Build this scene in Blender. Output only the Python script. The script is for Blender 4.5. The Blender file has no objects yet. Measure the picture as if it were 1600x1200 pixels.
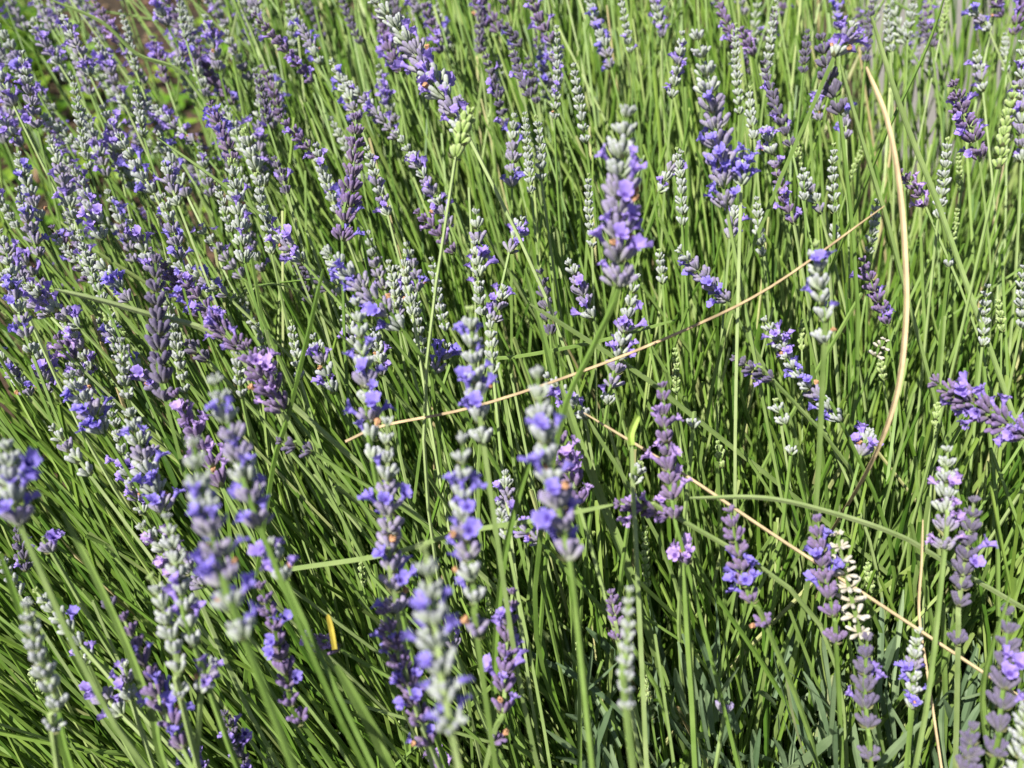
import bpy, math, random
import numpy as np
from mathutils import Vector, Matrix, Quaternion

# ------------------------------------------------------------------ camera
scene = bpy.context.scene
CAM = Vector((0.0, 0.0, 0.85))
PITCH = math.radians(42.0)
F = 1386.0                                   # focal length in photo pixels (1600 wide)
FWD = Vector((0, math.cos(PITCH), -math.sin(PITCH)))
UP = Vector((0, math.sin(PITCH), math.cos(PITCH)))
RIGHT = Vector((1, 0, 0))
cam_data = bpy.data.cameras.new('camera')
cam_data.sensor_width = 36.0
cam_data.lens = 36.0 * F / 1600.0
cam_data.clip_start = 0.02
cam_data.clip_end = 500.0
cam_data.dof.use_dof = True
cam_data.dof.focus_distance = 0.50
cam_data.dof.aperture_fstop = 7.0
cam = bpy.data.objects.new('camera', cam_data)
scene.collection.objects.link(cam)
cam.location = CAM
cam.rotation_euler = (math.pi / 2 - PITCH, 0, 0)
scene.camera = cam

# ------------------------------------------------------------------ light
SUN_FROM = Vector((-0.50, -0.38, 1.0)).normalized()    # towards the sun
SUN_EL = math.asin(SUN_FROM.z)
SUN_AZ = math.atan2(SUN_FROM.x, SUN_FROM.y)
world = bpy.data.worlds.new('World')
scene.world = world
world.use_nodes = True
wn = world.node_tree
sky = wn.nodes.new('ShaderNodeTexSky')
sky.sky_type = 'NISHITA'
sky.sun_disc = False
sky.sun_elevation = SUN_EL
sky.sun_rotation = SUN_AZ
bg = wn.nodes['Background']
bg.inputs['Strength'].default_value = 0.05
wn.links.new(sky.outputs[0], bg.inputs['Color'])
sun_data = bpy.data.lights.new('sun', 'SUN')
sun_data.energy = 4.9
sun_data.angle = math.radians(0.53)
sun_data.color = (1.0, 0.965, 0.90)
sun = bpy.data.objects.new('sun', sun_data)
scene.collection.objects.link(sun)
sun.rotation_euler = (-SUN_FROM).to_track_quat('-Z', 'Y').to_euler()
scene.view_settings.view_transform = 'Standard'
scene.view_settings.look = 'None'
scene.view_settings.exposure = 0.64
scene.view_settings.gamma = 1.0
scene.cycles.max_bounces = 5
scene.cycles.transparent_max_bounces = 4

random.seed(7)
rng = np.random.default_rng(11)
COL = scene.collection

# ------------------------------------------------------------------ materials
def _mat(name):
    m = bpy.data.materials.new(name)
    m.use_nodes = True
    nt = m.node_tree
    return m, nt, nt.nodes['Principled BSDF'], nt.nodes['Material Output']

def ramp(nt, stops):
    r = nt.nodes.new('ShaderNodeValToRGB')
    el = r.color_ramp.elements
    while len(el) < len(stops):
        el.new(0.5)
    for e, (p, c) in zip(el, stops):
        e.position = p
        e.color = (*c, 1)
    return r

def attr(nt, name):
    a = nt.nodes.new('ShaderNodeAttribute')
    a.attribute_name = name
    return a

def noise(nt, scale, detail=3.0):
    tc = nt.nodes.new('ShaderNodeTexCoord')
    n = nt.nodes.new('ShaderNodeTexNoise')
    n.inputs['Scale'].default_value = scale
    n.inputs['Detail'].default_value = detail
    nt.links.new(tc.outputs['Object'], n.inputs['Vector'])
    return n

def mixc(nt, kind, fac, a, b):
    mx = nt.nodes.new('ShaderNodeMix')
    mx.data_type = 'RGBA'
    mx.blend_type = kind
    if isinstance(fac, (int, float)):
        mx.inputs[0].default_value = fac
    else:
        nt.links.new(fac, mx.inputs[0])
    for v, s in ((a, mx.inputs[6]), (b, mx.inputs[7])):
        if isinstance(v, tuple):
            s.default_value = (*v, 1)
        else:
            nt.links.new(v, s)
    return mx.outputs[2]

def add_translucent(nt, bsdf, out, colour, weight):
    tr = nt.nodes.new('ShaderNodeBsdfTranslucent')
    nt.links.new(colour, tr.inputs['Color'])
    ms = nt.nodes.new('ShaderNodeMixShader')
    ms.inputs[0].default_value = weight
    nt.links.new(bsdf.outputs[0], ms.inputs[1])
    nt.links.new(tr.outputs[0], ms.inputs[2])
    nt.links.new(ms.outputs[0], out.inputs['Surface'])

def calyx_mat(name, stops, tint, rough=0.85):
    """woolly bud: colour runs from its base to its tip; every bud cluster differs a little"""
    m, nt, b, out = _mat(name)
    r = ramp(nt, stops)
    nt.links.new(attr(nt, 't').outputs['Fac'], r.inputs[0])
    oi = nt.nodes.new('ShaderNodeObjectInfo')
    c1 = mixc(nt, 'MIX', 0.0, r.outputs[0], tint)
    mm = nt.nodes.new('ShaderNodeMath'); mm.operation = 'MULTIPLY'; mm.inputs[1].default_value = 0.45
    nt.links.new(oi.outputs['Random'], mm.inputs[0])
    nt.links.new(mm.outputs[0], c1.node.inputs[0])
    n = noise(nt, 900.0, 2.0)
    r2 = ramp(nt, [(0.3, (0.72, 0.72, 0.72)), (0.7, (1.1, 1.1, 1.1))])
    nt.links.new(n.outputs['Fac'], r2.inputs[0])
    c2 = mixc(nt, 'MULTIPLY', 1.0, c1, r2.outputs[0])
    nt.links.new(c2, b.inputs['Base Color'])
    b.inputs['Roughness'].default_value = rough
    b.inputs['Specular IOR Level'].default_value = 0.25
    b.inputs['Sheen Weight'].default_value = 0.25
    bp = nt.nodes.new('ShaderNodeBump'); bp.inputs['Strength'].default_value = 0.35; bp.inputs['Distance'].default_value = 0.0004
    nt.links.new(n.outputs['Fac'], bp.inputs['Height'])
    nt.links.new(bp.outputs[0], b.inputs['Normal'])
    return m

M = {}
M['silver'] = calyx_mat('calyx_silver_green', [(0.0, (0.32, 0.42, 0.16)), (0.35, (0.45, 0.52, 0.33)), (0.75, (0.50, 0.535, 0.46)), (1.0, (0.42, 0.41, 0.49))], (0.36, 0.39, 0.39))
M['lilac'] = calyx_mat('calyx_grey_lilac', [(0.0, (0.36, 0.40, 0.26)), (0.3, (0.42, 0.41, 0.40)), (0.7, (0.38, 0.34, 0.45)), (1.0, (0.28, 0.22, 0.42))], (0.27, 0.23, 0.33))
M['purple'] = calyx_mat('calyx_deep_purple', [(0.0, (0.24, 0.22, 0.16)), (0.3, (0.21, 0.15, 0.24)), (0.75, (0.20, 0.13, 0.29)), (1.0, (0.26, 0.17, 0.40))], (0.26, 0.19, 0.27))
M['dusky'] = calyx_mat('calyx_dusky_violet', [(0.0, (0.17, 0.17, 0.13)), (0.4, (0.15, 0.13, 0.19)), (1.0, (0.14, 0.11, 0.22))], (0.22, 0.19, 0.24))
M['young'] = calyx_mat('calyx_young_green', [(0.0, (0.27, 0.41, 0.07)), (0.5, (0.37, 0.49, 0.15)), (1.0, (0.47, 0.54, 0.25))], (0.30, 0.44, 0.12))
M['straw'] = calyx_mat('calyx_dried_white', [(0.0, (0.50, 0.42, 0.28)), (0.5, (0.62, 0.57, 0.46)), (1.0, (0.68, 0.65, 0.56))], (0.45, 0.40, 0.32))

def corolla_mat(name, lobe, throat):
    m, nt, b, out = _mat(name)
    r = ramp(nt, [(0.0, throat), (0.38, throat), (0.62, lobe), (1.0, tuple(min(1, c * 1.18) for c in lobe))])
    nt.links.new(attr(nt, 't').outputs['Fac'], r.inputs[0])
    n = noise(nt, 600.0, 2.0)
    r2 = ramp(nt, [(0.3, (0.8, 0.8, 0.86)), (0.7, (1.15, 1.12, 1.05))])
    nt.links.new(n.outputs['Fac'], r2.inputs[0])
    c = mixc(nt, 'MULTIPLY', 1.0, r.outputs[0], r2.outputs[0])
    nt.links.new(c, b.inputs['Base Color'])
    b.inputs['Roughness'].default_value = 0.6
    b.inputs['Specular IOR Level'].default_value = 0.25
    add_translucent(nt, b, out, c, 0.3)
    return m
M['cor_blue'] = corolla_mat('petal_blue_violet', (0.31, 0.25, 0.78), (0.10, 0.06, 0.38))
M['cor_violet'] = corolla_mat('petal_violet', (0.41, 0.30, 0.80), (0.13, 0.07, 0.38))
M['cor_pink'] = corolla_mat('petal_pale_mauve', (0.55, 0.38, 0.78), (0.18, 0.09, 0.38))

def plain(name, colour, rough=0.7, var=0.35, scale=300.0, trans=0.0):
    m, nt, b, out = _mat(name)
    n = noise(nt, scale, 4.0)
    lo = tuple(c * (1 - var) for c in colour); hi = tuple(min(1, c * (1 + var)) for c in colour)
    r = ramp(nt, [(0.3, lo), (0.7, hi)])
    nt.links.new(n.outputs['Fac'], r.inputs[0])
    nt.links.new(r.outputs[0], b.inputs['Base Color'])
    b.inputs['Roughness'].default_value = rough
    b.inputs['Specular IOR Level'].default_value = 0.3
    if trans:
        add_translucent(nt, b, out, r.outputs[0], trans)
    return m
M['withered'] = plain('petal_withered_tan', (0.50, 0.27, 0.14), 0.8, 0.4, 900)
M['bract'] = plain('bract_green_brown', (0.26, 0.27, 0.12), 0.8, 0.4, 500)
M['dry'] = plain('dry_straw', (0.62, 0.47, 0.27), 0.6, 0.22, 120)
M['dry_brown'] = plain('dry_stalk_brown', (0.46, 0.33, 0.18), 0.6, 0.4, 90)
M['leaf_yellow'] = plain('leaf_yellowing', (0.55, 0.45, 0.07), 0.55, 0.3, 120, 0.2)
M['bud_green'] = plain('bud_fresh_green', (0.36, 0.50, 0.09), 0.55, 0.25, 200, 0.15)

def stem_obj_mat():
    m, nt, b, out = _mat('stem_green')
    oi = nt.nodes.new('ShaderNodeObjectInfo')
    r = ramp(nt, [(0.0, (0.13, 0.23, 0.035)), (0.5, (0.21, 0.32, 0.075)), (1.0, (0.36, 0.45, 0.18))])
    nt.links.new(oi.outputs['Random'], r.inputs[0])
    n = noise(nt, 70.0, 4.0)
    r2 = ramp(nt, [(0.3, (0.75, 0.8, 0.7)), (0.7, (1.15, 1.1, 1.2))])
    nt.links.new(n.outputs['Fac'], r2.inputs[0])
    c = mixc(nt, 'MULTIPLY', 1.0, r.outputs[0], r2.outputs[0])
    nt.links.new(c, b.inputs['Base Color'])
    b.inputs['Roughness'].default_value = 0.5
    b.inputs['Specular IOR Level'].default_value = 0.4
    return m
M['stem'] = stem_obj_mat()

def mass_mat(name, stops, trans, rough=0.5):
    m, nt, b, out = _mat(name)
    r = ramp(nt, stops)
    nt.links.new(attr(nt, 'rnd').outputs['Fac'], r.inputs[0])
    n = noise(nt, 60.0, 4.0)
    r2 = ramp(nt, [(0.3, (0.72, 0.78, 0.7)), (0.7, (1.18, 1.12, 1.15))])
    nt.links.new(n.outputs['Fac'], r2.inputs[0])
    c = mixc(nt, 'MULTIPLY', 1.0, r.outputs[0], r2.outputs[0])
    nt.links.new(c, b.inputs['Base Color'])
    b.inputs['Roughness'].default_value = rough
    b.inputs['Specular IOR Level'].default_value = 0.45
    if trans:
        add_translucent(nt, b, out, c, trans)
    return m
GREENS = [(0.0, (0.05, 0.12, 0.012)), (0.3, (0.11, 0.21, 0.022)), (0.65, (0.20, 0.31, 0.05)), (0.92, (0.36, 0.44, 0.16)), (1.0, (0.48, 0.40, 0.20))]
M['mass_stem'] = mass_mat('stem_mass_green', GREENS, 0.0)
M['mass_blade'] = mass_mat('leaf_mass_green', GREENS, 0.25)
M['leaf_grey'] = mass_mat('leaf_grey_green', [(0.0, (0.10, 0.17, 0.075)), (0.5, (0.17, 0.25, 0.13)), (0.9, (0.24, 0.33, 0.16)), (1.0, (0.42, 0.40, 0.20))], 0.15, 0.65)
M['weed'] = mass_mat('groundcover_green', [(0.0, (0.06, 0.16, 0.01)), (0.6, (0.17, 0.34, 0.022)), (1.0, (0.33, 0.46, 0.05))], 0.3, 0.45)
M['chips'] = mass_mat('bark_chips', [(0.0, (0.06, 0.035, 0.02)), (0.6, (0.16, 0.09, 0.05)), (1.0, (0.36, 0.25, 0.16))], 0.0, 0.9)

def ground_mat():
    m, nt, b, out = _mat('ground_soil_mulch')
    n1 = noise(nt, 45.0, 8.0); n2 = noise(nt, 4.0, 3.0)
    r = ramp(nt, [(0.3, (0.028, 0.018, 0.011)), (0.55, (0.075, 0.045, 0.026)), (0.75, (0.16, 0.10, 0.06))])
    nt.links.new(n1.outputs['Fac'], r.inputs[0])
    r2 = ramp(nt, [(0.35, (0.7, 0.75, 0.6)), (0.7, (1.1, 1.0, 1.0))])
    nt.links.new(n2.outputs['Fac'], r2.inputs[0])
    nt.links.new(mixc(nt, 'MULTIPLY', 1.0, r.outputs[0], r2.outputs[0]), b.inputs['Base Color'])
    b.inputs['Roughness'].default_value = 0.95
    bp = nt.nodes.new('ShaderNodeBump'); bp.inputs['Distance'].default_value = 0.02
    nt.links.new(n1.outputs['Fac'], bp.inputs['Height']); nt.links.new(bp.outputs[0], b.inputs['Normal'])
    return m
M['ground'] = ground_mat()
def path_mat():
    m, nt, b, out = _mat('path_concrete_grey')
    n1 = noise(nt, 180.0, 6.0); n2 = noise(nt, 3.0, 4.0)
    r = ramp(nt, [(0.3, (0.19, 0.175, 0.155)), (0.7, (0.29, 0.27, 0.24))])
    nt.links.new(n1.outputs['Fac'], r.inputs[0])
    r2 = ramp(nt, [(0.35, (0.82, 0.82, 0.82)), (0.7, (1.05, 1.05, 1.05))])
    nt.links.new(n2.outputs['Fac'], r2.inputs[0])
    nt.links.new(mixc(nt, 'MULTIPLY', 1.0, r.outputs[0], r2.outputs[0]), b.inputs['Base Color'])
    b.inputs['Roughness'].default_value = 0.9
    return m
M['path'] = path_mat()

# ------------------------------------------------------------------ helpers
def mesh_np(name, verts, quads, mats, attrs=None, smooth=False, tris=None, mat_index=None):
    verts = np.asarray(verts, dtype=np.float32).reshape(-1, 3)
    quads = np.asarray(quads, dtype=np.int32).reshape(-1, 4) if quads is not None and len(quads) else np.zeros((0, 4), np.int32)
    tris = np.asarray(tris, dtype=np.int32).reshape(-1, 3) if tris is not None and len(tris) else np.zeros((0, 3), np.int32)
    me = bpy.data.meshes.new(name)
    me.vertices.add(len(verts)); me.vertices.foreach_set('co', verts.ravel())
    nl = quads.size + tris.size
    me.loops.add(nl)
    me.loops.foreach_set('vertex_index', np.concatenate([quads.ravel(), tris.ravel()]))
    nq, ntr = len(quads), len(tris)
    me.polygons.add(nq + ntr)
    starts = np.concatenate([np.arange(nq) * 4, nq * 4 + np.arange(ntr) * 3]).astype(np.int32)
    me.polygons.foreach_set('loop_start', starts)
    me.polygons.foreach_set('loop_total', np.concatenate([np.full(nq, 4), np.full(ntr, 3)]).astype(np.int32))
    me.polygons.foreach_set('use_smooth', np.full(nq + ntr, smooth, dtype=bool))
    for m in (mats if isinstance(mats, (list, tuple)) else [mats]):
        me.materials.append(m)
    if mat_index is not None:
        me.polygons.foreach_set('material_index', np.asarray(mat_index, dtype=np.int32))
    for k, v in (attrs or {}).items():
        a = me.attributes.new(k, 'FLOAT', 'POINT')
        a.data.foreach_set('value', np.asarray(v, dtype=np.float32))
    me.update(calc_edges=True)
    return me

def link(name, me, parent=None, mat4=None):
    o = bpy.data.objects.new(name, me)
    COL.objects.link(o)
    if parent is not None:
        o.parent = parent
    if mat4 is not None:
        o.matrix_basis = mat4
    return o

def tag(o, label=None, cat=None, group=None, kind=None):
    if label: o['label'] = label
    if cat: o['category'] = cat
    if group: o['group'] = group
    if kind: o['kind'] = kind
    return o

def at(x, y, depth):
    return CAM + depth * (FWD + RIGHT * ((x - 800.0) / F) + UP * ((600.0 - y) / F))

DY = [(-400, 0.90), (-150, 0.80), (0, 0.70), (300, 0.56), (600, 0.475), (900, 0.435), (1200, 0.43), (1800, 0.43)]
def canopy(y):
    return float(np.interp(y, [a for a, _ in DY], [b for _, b in DY]))

CROWN = (0.24, 0.10)
def root_of(p, jit=0.05):
    k = 0.55
    x = CROWN[0] + 0.64 * (p[0] - CROWN[0]) + random.gauss(0, jit)
    y = CROWN[1] + k * (p[1] - CROWN[1]) + random.gauss(0, jit * 0.7)
    return Vector((x, y, 0.0))

def catmull(pts, per=5):
    P = [pts[0] * 2 - pts[1]] + list(pts) + [pts[-1] * 2 - pts[-2]]
    out = []
    for i in range(1, len(P) - 2):
        a, b, c, d = P[i - 1], P[i], P[i + 1], P[i + 2]
        for j in range(per):
            t = j / per
            out.append(0.5 * ((2 * b) + (c - a) * t + (2 * a - 5 * b + 4 * c - d) * t * t + (3 * b - a - 3 * c + d) * t ** 3))
    out.append(pts[-1].copy())
    return out

def sweep(paths, radii, sides=4, phase=None):
    """paths (S,n,3), radii (S,n) -> verts, quads of S square stems"""
    S, n, _ = paths.shape
    tan = np.gradient(paths, axis=1)
    tan /= np.linalg.norm(tan, axis=2, keepdims=True) + 1e-12
    ref = np.zeros_like(tan); ref[..., 1] = 1.0; ref[..., 0] = 0.31
    s1 = np.cross(tan, ref); s1 /= np.linalg.norm(s1, axis=2, keepdims=True) + 1e-12
    s2 = np.cross(tan, s1)
    if phase is None:
        phase = rng.uniform(0, math.pi / 2, S)
    rings = []
    for k in range(sides):
        a = phase[:, None, None] + 2 * math.pi * k / sides
        rings.append(paths + radii[..., None] * (np.cos(a) * s1 + np.sin(a) * s2))
    V = np.stack(rings, axis=2).reshape(-1, 3)                      # S,n,sides
    base = (np.arange(S)[:, None, None] * n + np.arange(n - 1)[None, :, None]) * sides
    k = np.arange(sides)[None, None, :]; k2 = (k + 1) % sides
    Q = np.stack([base + k, base + k2, base + sides + k2, base + sides + k], axis=3).reshape(-1, 4)
    return V, Q

def blades(paths, widths, fold=0.35, side=None):
    """flat narrow leaves with a shallow fold: (S,n,3),(S,n)"""
    S, n, _ = paths.shape
    tan = np.gradient(paths, axis=1)
    tan /= np.linalg.norm(tan, axis=2, keepdims=True) + 1e-12
    if side is None:
        a = rng.uniform(0, math.pi, S)
        side = np.stack([np.cos(a), np.sin(a), np.zeros(S)], 1)
    s = np.broadcast_to(side[:, None, :], tan.shape)
    s = s - tan * (s * tan).sum(2, keepdims=True)
    s = s / (np.linalg.norm(s, axis=2, keepdims=True) + 1e-9)
    nn = np.cross(tan, s)
    w = widths[..., None] * 0.5
    L = paths - s * w; R = paths + s * w; C = paths - nn * w * fold * 2
    V = np.stack([L, C, R], axis=2).reshape(-1, 3)
    base = (np.arange(S)[:, None, None] * n + np.arange(n - 1)[None, :, None]) * 3
    k = np.arange(2)[None, None, :]
    Q = np.stack([base + k, base + k + 1, base + 3 + k + 1, base + 3 + k], axis=3).reshape(-1, 4)
    return V, Q

# ------------------------------------------------------------------ bud, whorl and flower meshes
SIDES = 8
PROF = [(0.0, 0.30), (0.10, 0.55), (0.30, 0.82), (0.60, 1.02), (0.82, 0.98), (0.95, 0.66), (1.0, 0.15)]
def calyx_geo(L=0.0062, R=0.00125):
    v, t, q = [], [], []
    for i, (z, r) in enumerate(PROF):
        for k in range(SIDES):
            a = 2 * math.pi * k / SIDES
            rr = R * r * (1.08 if k % 2 else 0.88)
            v.append((rr * math.cos(a), rr * math.sin(a), z * L)); t.append(z)
    for i in range(len(PROF) - 1):
        for k in range(SIDES):
            k2 = (k + 1) % SIDES
            q.append((i * SIDES + k, i * SIDES + k2, (i + 1) * SIDES + k2, (i + 1) * SIDES + k))
    return np.array(v), np.array(q), np.array(t)

def calyx_frame(phi, theta, roll, scale, lift, r0=0.0009):
    q = Quaternion((0, 0, 1), phi) @ Quaternion((0, 1, 0), theta) @ Quaternion((0, 0, 1), roll)
    loc = Vector((math.cos(phi) * r0, math.sin(phi) * r0, lift))
    return Matrix.Translation(loc) @ q.to_matrix().to_4x4() @ Matrix.Scale(scale, 4)

STYLE = {   # buds per whorl, tilt from the axis, bud length, bud radius
    'silver': (8, (0.42, 0.80), 0.0066, 0.00116),
    'lilac': (9, (0.42, 0.92), 0.0068, 0.00114),
    'purple': (9, (0.42, 0.88), 0.0068, 0.00114),
    'dusky': (9, (0.38, 0.85), 0.0066, 0.00112),
    'young': (6, (0.28, 0.60), 0.0048, 0.00112),
    'straw': (7, (0.90, 1.75), 0.0060, 0.00105),
}
NVAR, NFULL = 5, 3
WHORL, NODE, CALYX, FRAMES = {}, {}, {}, {}
def bract_geo(rnd):
    v, q = [], []
    for s in (0, 1):
        phi = s * math.pi + rnd.uniform(-0.4, 0.4)
        c, sn = math.cos(phi), math.sin(phi)
        b = len(v)
        for (r, z, w) in ((0.0006, -0.0008, 0.0008), (0.0024, -0.0004, 0.0015), (0.0042, 0.0012, 0.0002)):
            for w2 in (-w, w):
                v.append((r * c - w2 * sn, r * sn + w2 * c, z))
        q += [(b, b + 1, b + 3, b + 2), (b + 2, b + 3, b + 5, b + 4)]
    return np.array(v), np.array(q)
rnd_m = random.Random(3)
for ty, (nb, th, L, R) in STYLE.items():
    cv, cq, ct = calyx_geo(L, R)
    CALYX[ty] = mesh_np('calyx_' + ty, cv, cq, M[ty], {'t': ct}, smooth=True)
    for k in range(NVAR + NFULL):
        fr = []
        full = k >= NVAR                                # crowded whorls of the stout spikes
        n = nb + rnd_m.choice((-1, 0, 0, 1)) + (6 if full else 0)
        for i in range(n):
            phi = 2 * math.pi * i / n + rnd_m.uniform(-0.22, 0.22)
            theta = rnd_m.uniform(*th)
            inner = ((i % 3) * 0.0016 if full else (i % 2) * 0.0012)
            fr.append(calyx_frame(phi, theta, rnd_m.uniform(0, 6), rnd_m.uniform(0.82, 1.12), inner + rnd_m.uniform(-0.0006, 0.0006), (0.0030 if i % 2 else 0.0014) if full else 0.0009))
        if ty not in ('straw',):
            fr.append(calyx_frame(rnd_m.uniform(0, 6), rnd_m.uniform(0.1, 0.3), 0, 0.8, 0.001, 0.0006))
        FRAMES[ty, k] = fr
        V, Q, T, MI = [], [], [], []
        off = 0
        for f in fr:
            A = np.array(f)
            V.append(cv @ A[:3, :3].T + A[:3, 3]); Q.append(cq + off); T.append(ct); off += len(cv)
            MI += [0] * len(cq)
        bv, bq = bract_geo(rnd_m)
        V.append(bv); Q.append(bq + off); T.append(np.zeros(len(bv))); MI += [1] * len(bq)
        WHORL[ty, k] = mesh_np('whorl_' + ty, np.vstack(V), np.vstack(Q), [M[ty], M['bract']], {'t': np.concatenate(T)}, smooth=True, mat_index=MI)
        # a bare node (for near stalks whose buds are separate)
        nv, nq, ntt = calyx_geo(0.0028, 0.0014)
        nv[:, 2] -= 0.0012
        NODE[ty, k] = mesh_np('whorl_node_' + ty, np.vstack([nv, bv]), np.vstack([nq, bq + len(nv)]), [M[ty], M['bract']], {'t': np.zeros(len(nv) + len(bv))}, smooth=True, mat_index=[0] * len(nq) + [1] * len(bq))

def corolla_mesh(name, mat, seed):
    r_ = random.Random(seed)
    v, t, q, tr = [], [], [], []
    nb = 10
    def ring(z, r, tv):
        for k in range(nb):
            a = 2 * math.pi * k / nb
            v.append((r * math.cos(a), r * math.sin(a), z)); t.append(tv)
    ring(-0.0012, 0.0008, 0.7); ring(0.0020, 0.00105, 0.75); ring(0.0036, 0.0018, 0.85); ring(0.0037, 0.0015, 0.5); ring(0.0018, 0.0007, 0.1)
    for i in range(4):
        for k in range(nb):
            k2 = (k + 1) % nb
            q.append((i * nb + k, i * nb + k2, (i + 1) * nb + k2, (i + 1) * nb + k))
    v.append((0, 0, 0.0016)); t.append(0.0)
    for k in range(nb):
        tr.append((4 * nb + k, 4 * nb + (k + 1) % nb, 5 * nb))
    # five lobes, two larger upper ones
    spec = [(-0.45, 0.0041, 0.0019, 0.0022), (0.45, 0.0041, 0.0019, 0.0022), (1.72, 0.0034, 0.0015, 0.0008), (math.pi, 0.0035, 0.0016, 0.0003), (-1.72, 0.0034, 0.0015, 0.0008)]
    for (a, out, hw, rise) in spec:
        a += r_.uniform(-0.15, 0.15); out *= r_.uniform(0.85, 1.12); rise += r_.uniform(-0.0006, 0.0006)
        c, s = math.cos(a), math.sin(a)
        b = len(v)
        rows = [(0.0014, 0.0036, 0.65, 0.6), (0.0014 + (out - 0.0014) * 0.45, 0.0042 + rise * 0.5, 1.0, 0.85), (0.0014 + (out - 0.0014) * 0.85, 0.0044 + rise, 0.92, 1.0), (out, 0.0041 + rise, 0.5, 1.0)]
        for (rr, z, wf, tv) in rows:
            for j in (-1, 0, 1):
                w = hw * wf * j
                v.append((rr * c - w * s, rr * s + w * c, z + (0.0003 if j else -0.0002) + r_.uniform(-0.0002, 0.0002))); t.append(tv)
        for i in range(3):
            for j in range(2):
                q.append((b + i * 3 + j, b + i * 3 + j + 1, b + (i + 1) * 3 + j + 1, b + (i + 1) * 3 + j))
    return mesh_np(name, v, q, mat, {'t': t}, smooth=True, tris=tr)
COROLLA = {c: [corolla_mesh('flower_' + c, M['cor_' + c], 10 * i + s) for s in range(4)] for i, c in enumerate(('blue', 'violet', 'pink'))}
def withered_mesh(seed):
    r_ = random.Random(seed)
    v, q = [], []
    n = 6
    for i, (z, r) in enumerate(((-0.001, 0.0005), (0.0006, 0.0011), (0.0016, 0.0017), (0.0024, 0.0013), (0.0028, 0.0006))):
        for k in range(n):
            a = 2 * math.pi * k / n
            rr = r * r_.uniform(0.6, 1.35)
            v.append((rr * math.cos(a), rr * math.sin(a), z + r_.uniform(-0.0004, 0.0004)))
    for i in range(4):
        for k in range(n):
            q.append((i * n + k, i * n + (k + 1) % n, (i + 1) * n + (k + 1) % n, (i + 1) * n + k))
    return mesh_np('withered_flower', v, q, M['withered'], smooth=False)
WITHERED = [withered_mesh(s) for s in range(3)]

# ------------------------------------------------------------------ setting
gv = [(-60, -60, 0), (60, -60, 0), (60, 60, 0), (-60, 60, 0)]
tag(link('ground', mesh_np('ground', gv, [(0, 1, 2, 3)], M['ground'])), kind='structure')
pv = [(0.70, 1.55, 0.03), (60, -8.0, 0.03), (60, 40, 0.03), (0.98, 2.6, 0.03), (6.0, 40.0, 0.03)]
pv = [pv[0], pv[1], pv[2], pv[4]]
pv[3] = (10.2, 40.0, 0.03)
pv = pv + [(x, y, -0.02) for x, y, z in pv]
tag(link('path', mesh_np('path', pv, [(0, 1, 2, 3), (4, 5, 1, 0), (5, 6, 2, 1), (6, 7, 3, 2), (7, 4, 0, 3)], M['path'])), kind='structure')

# ------------------------------------------------------------------ lavender stalks
# x, y of the tip; x, y of the spike's lowest whorl (photo pixels); bud colour; flowers; options
# g silver-green, v grey-lilac, p deep purple, d dusky, y young green, w dried white
T = []
NAMED = {   # a few of the others serve as landmarks for their neighbours
    (95, 20): ('lilac spike above the clearing', 'lilac spike with many violet flowers standing out above the bark clearing'),
    (150, 3): ('dark purple spike over the bark', 'dark purple spike leaning over bare bark, its lower buds faded'),
    (115, 125): ('slim pale green spike', 'slim pale green spike in bud, its whorls set far apart above the clearing'),
    (163, 170): ('lilac spike beside the groundcover', 'stout lilac-silver spike with blue flowers beside bright groundcover'),
    (80, 225): ('thick grey-lilac spike', 'thick grey-lilac spike with few flowers in the dense lilac clump'),
    (400, 25): ('strongly tilted dark purple spike', 'strongly tilted dark purple spike with violet flowers along its side'),
    (330, 165): ('purple spike in the leaf gap', 'purple spike flowering in the gap where bright leaves show through'),
    (297, 35): ('violet cluster among pale buds', 'spike with a bright violet cluster among pale buds, leaning against the others'),
    (38, 440): ('flat-lying lilac spike', 'lilac spike lying almost flat at the end of a long bowed stem'),
    (10, 395): ('dense upright lilac spike', 'dense lilac spike standing steeply above the flat-lying one'),
    (622, 210): ('thick flowering lilac spike', 'thick slanting lilac spike dotted all over with violet flowers'),
    (532, 118): ('lilac spike with browning whorls', 'slanting lilac spike whose lower whorls are browning'),
    (757, 80): ('slate spike with violet specks', 'slate-violet spike speckled with small flowers, leaning in shade'),
    (660, 0): ('purple-flowered far spike', 'purple spike crowded with flowers at the far side of the bush'),
    (870, 45): ('silver spike with one violet tuft', 'upright silver-green spike with a violet tuft of flowers at its foot'),
    (965, -20): ('broad pale budded spike', 'broad pale silver spike with spreading bud clusters'),
    (1065, 55): ('bright violet upright spike', 'upright bright violet spike close behind the long stout spike'),
    (1195, 100): ('dark slate spike', 'dark slate-violet spike leaning below a silver-green one'),
    (1212, 263): ('purple-footed spike', 'spike with a foot of bright purple flowers beneath browned buds'),
    (1303, 228): ('broad pale spike with yellow tip', 'broad pale green spike with yellowish tip and closed buds'),
    (1480, 220): ('tidy silver-green spike', 'tidy pointed silver-green spike in bud with one pair of grey buds beneath'),
    (1228, 560): ('slanting lilac spike of two clumps', 'long slanting lilac spike, blue-flowered near its lower end'),
    (992, 436): ('thin spike crossing the dry stalk', 'thin spaced spike with violet flowers where the dry stalk passes behind'),
    (205, 350): ('small blue-flowered lilac spike', 'small lilac spike with blue flowers in the dense clump'),
}
def S(tx, ty, bx, by, ty_, bloom, **o):
    if (tx, ty) in NAMED:
        o['short'], o['lab'] = NAMED[tx, ty]
    T.append((tx, ty, bx, by, ty_, bloom, o))
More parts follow.
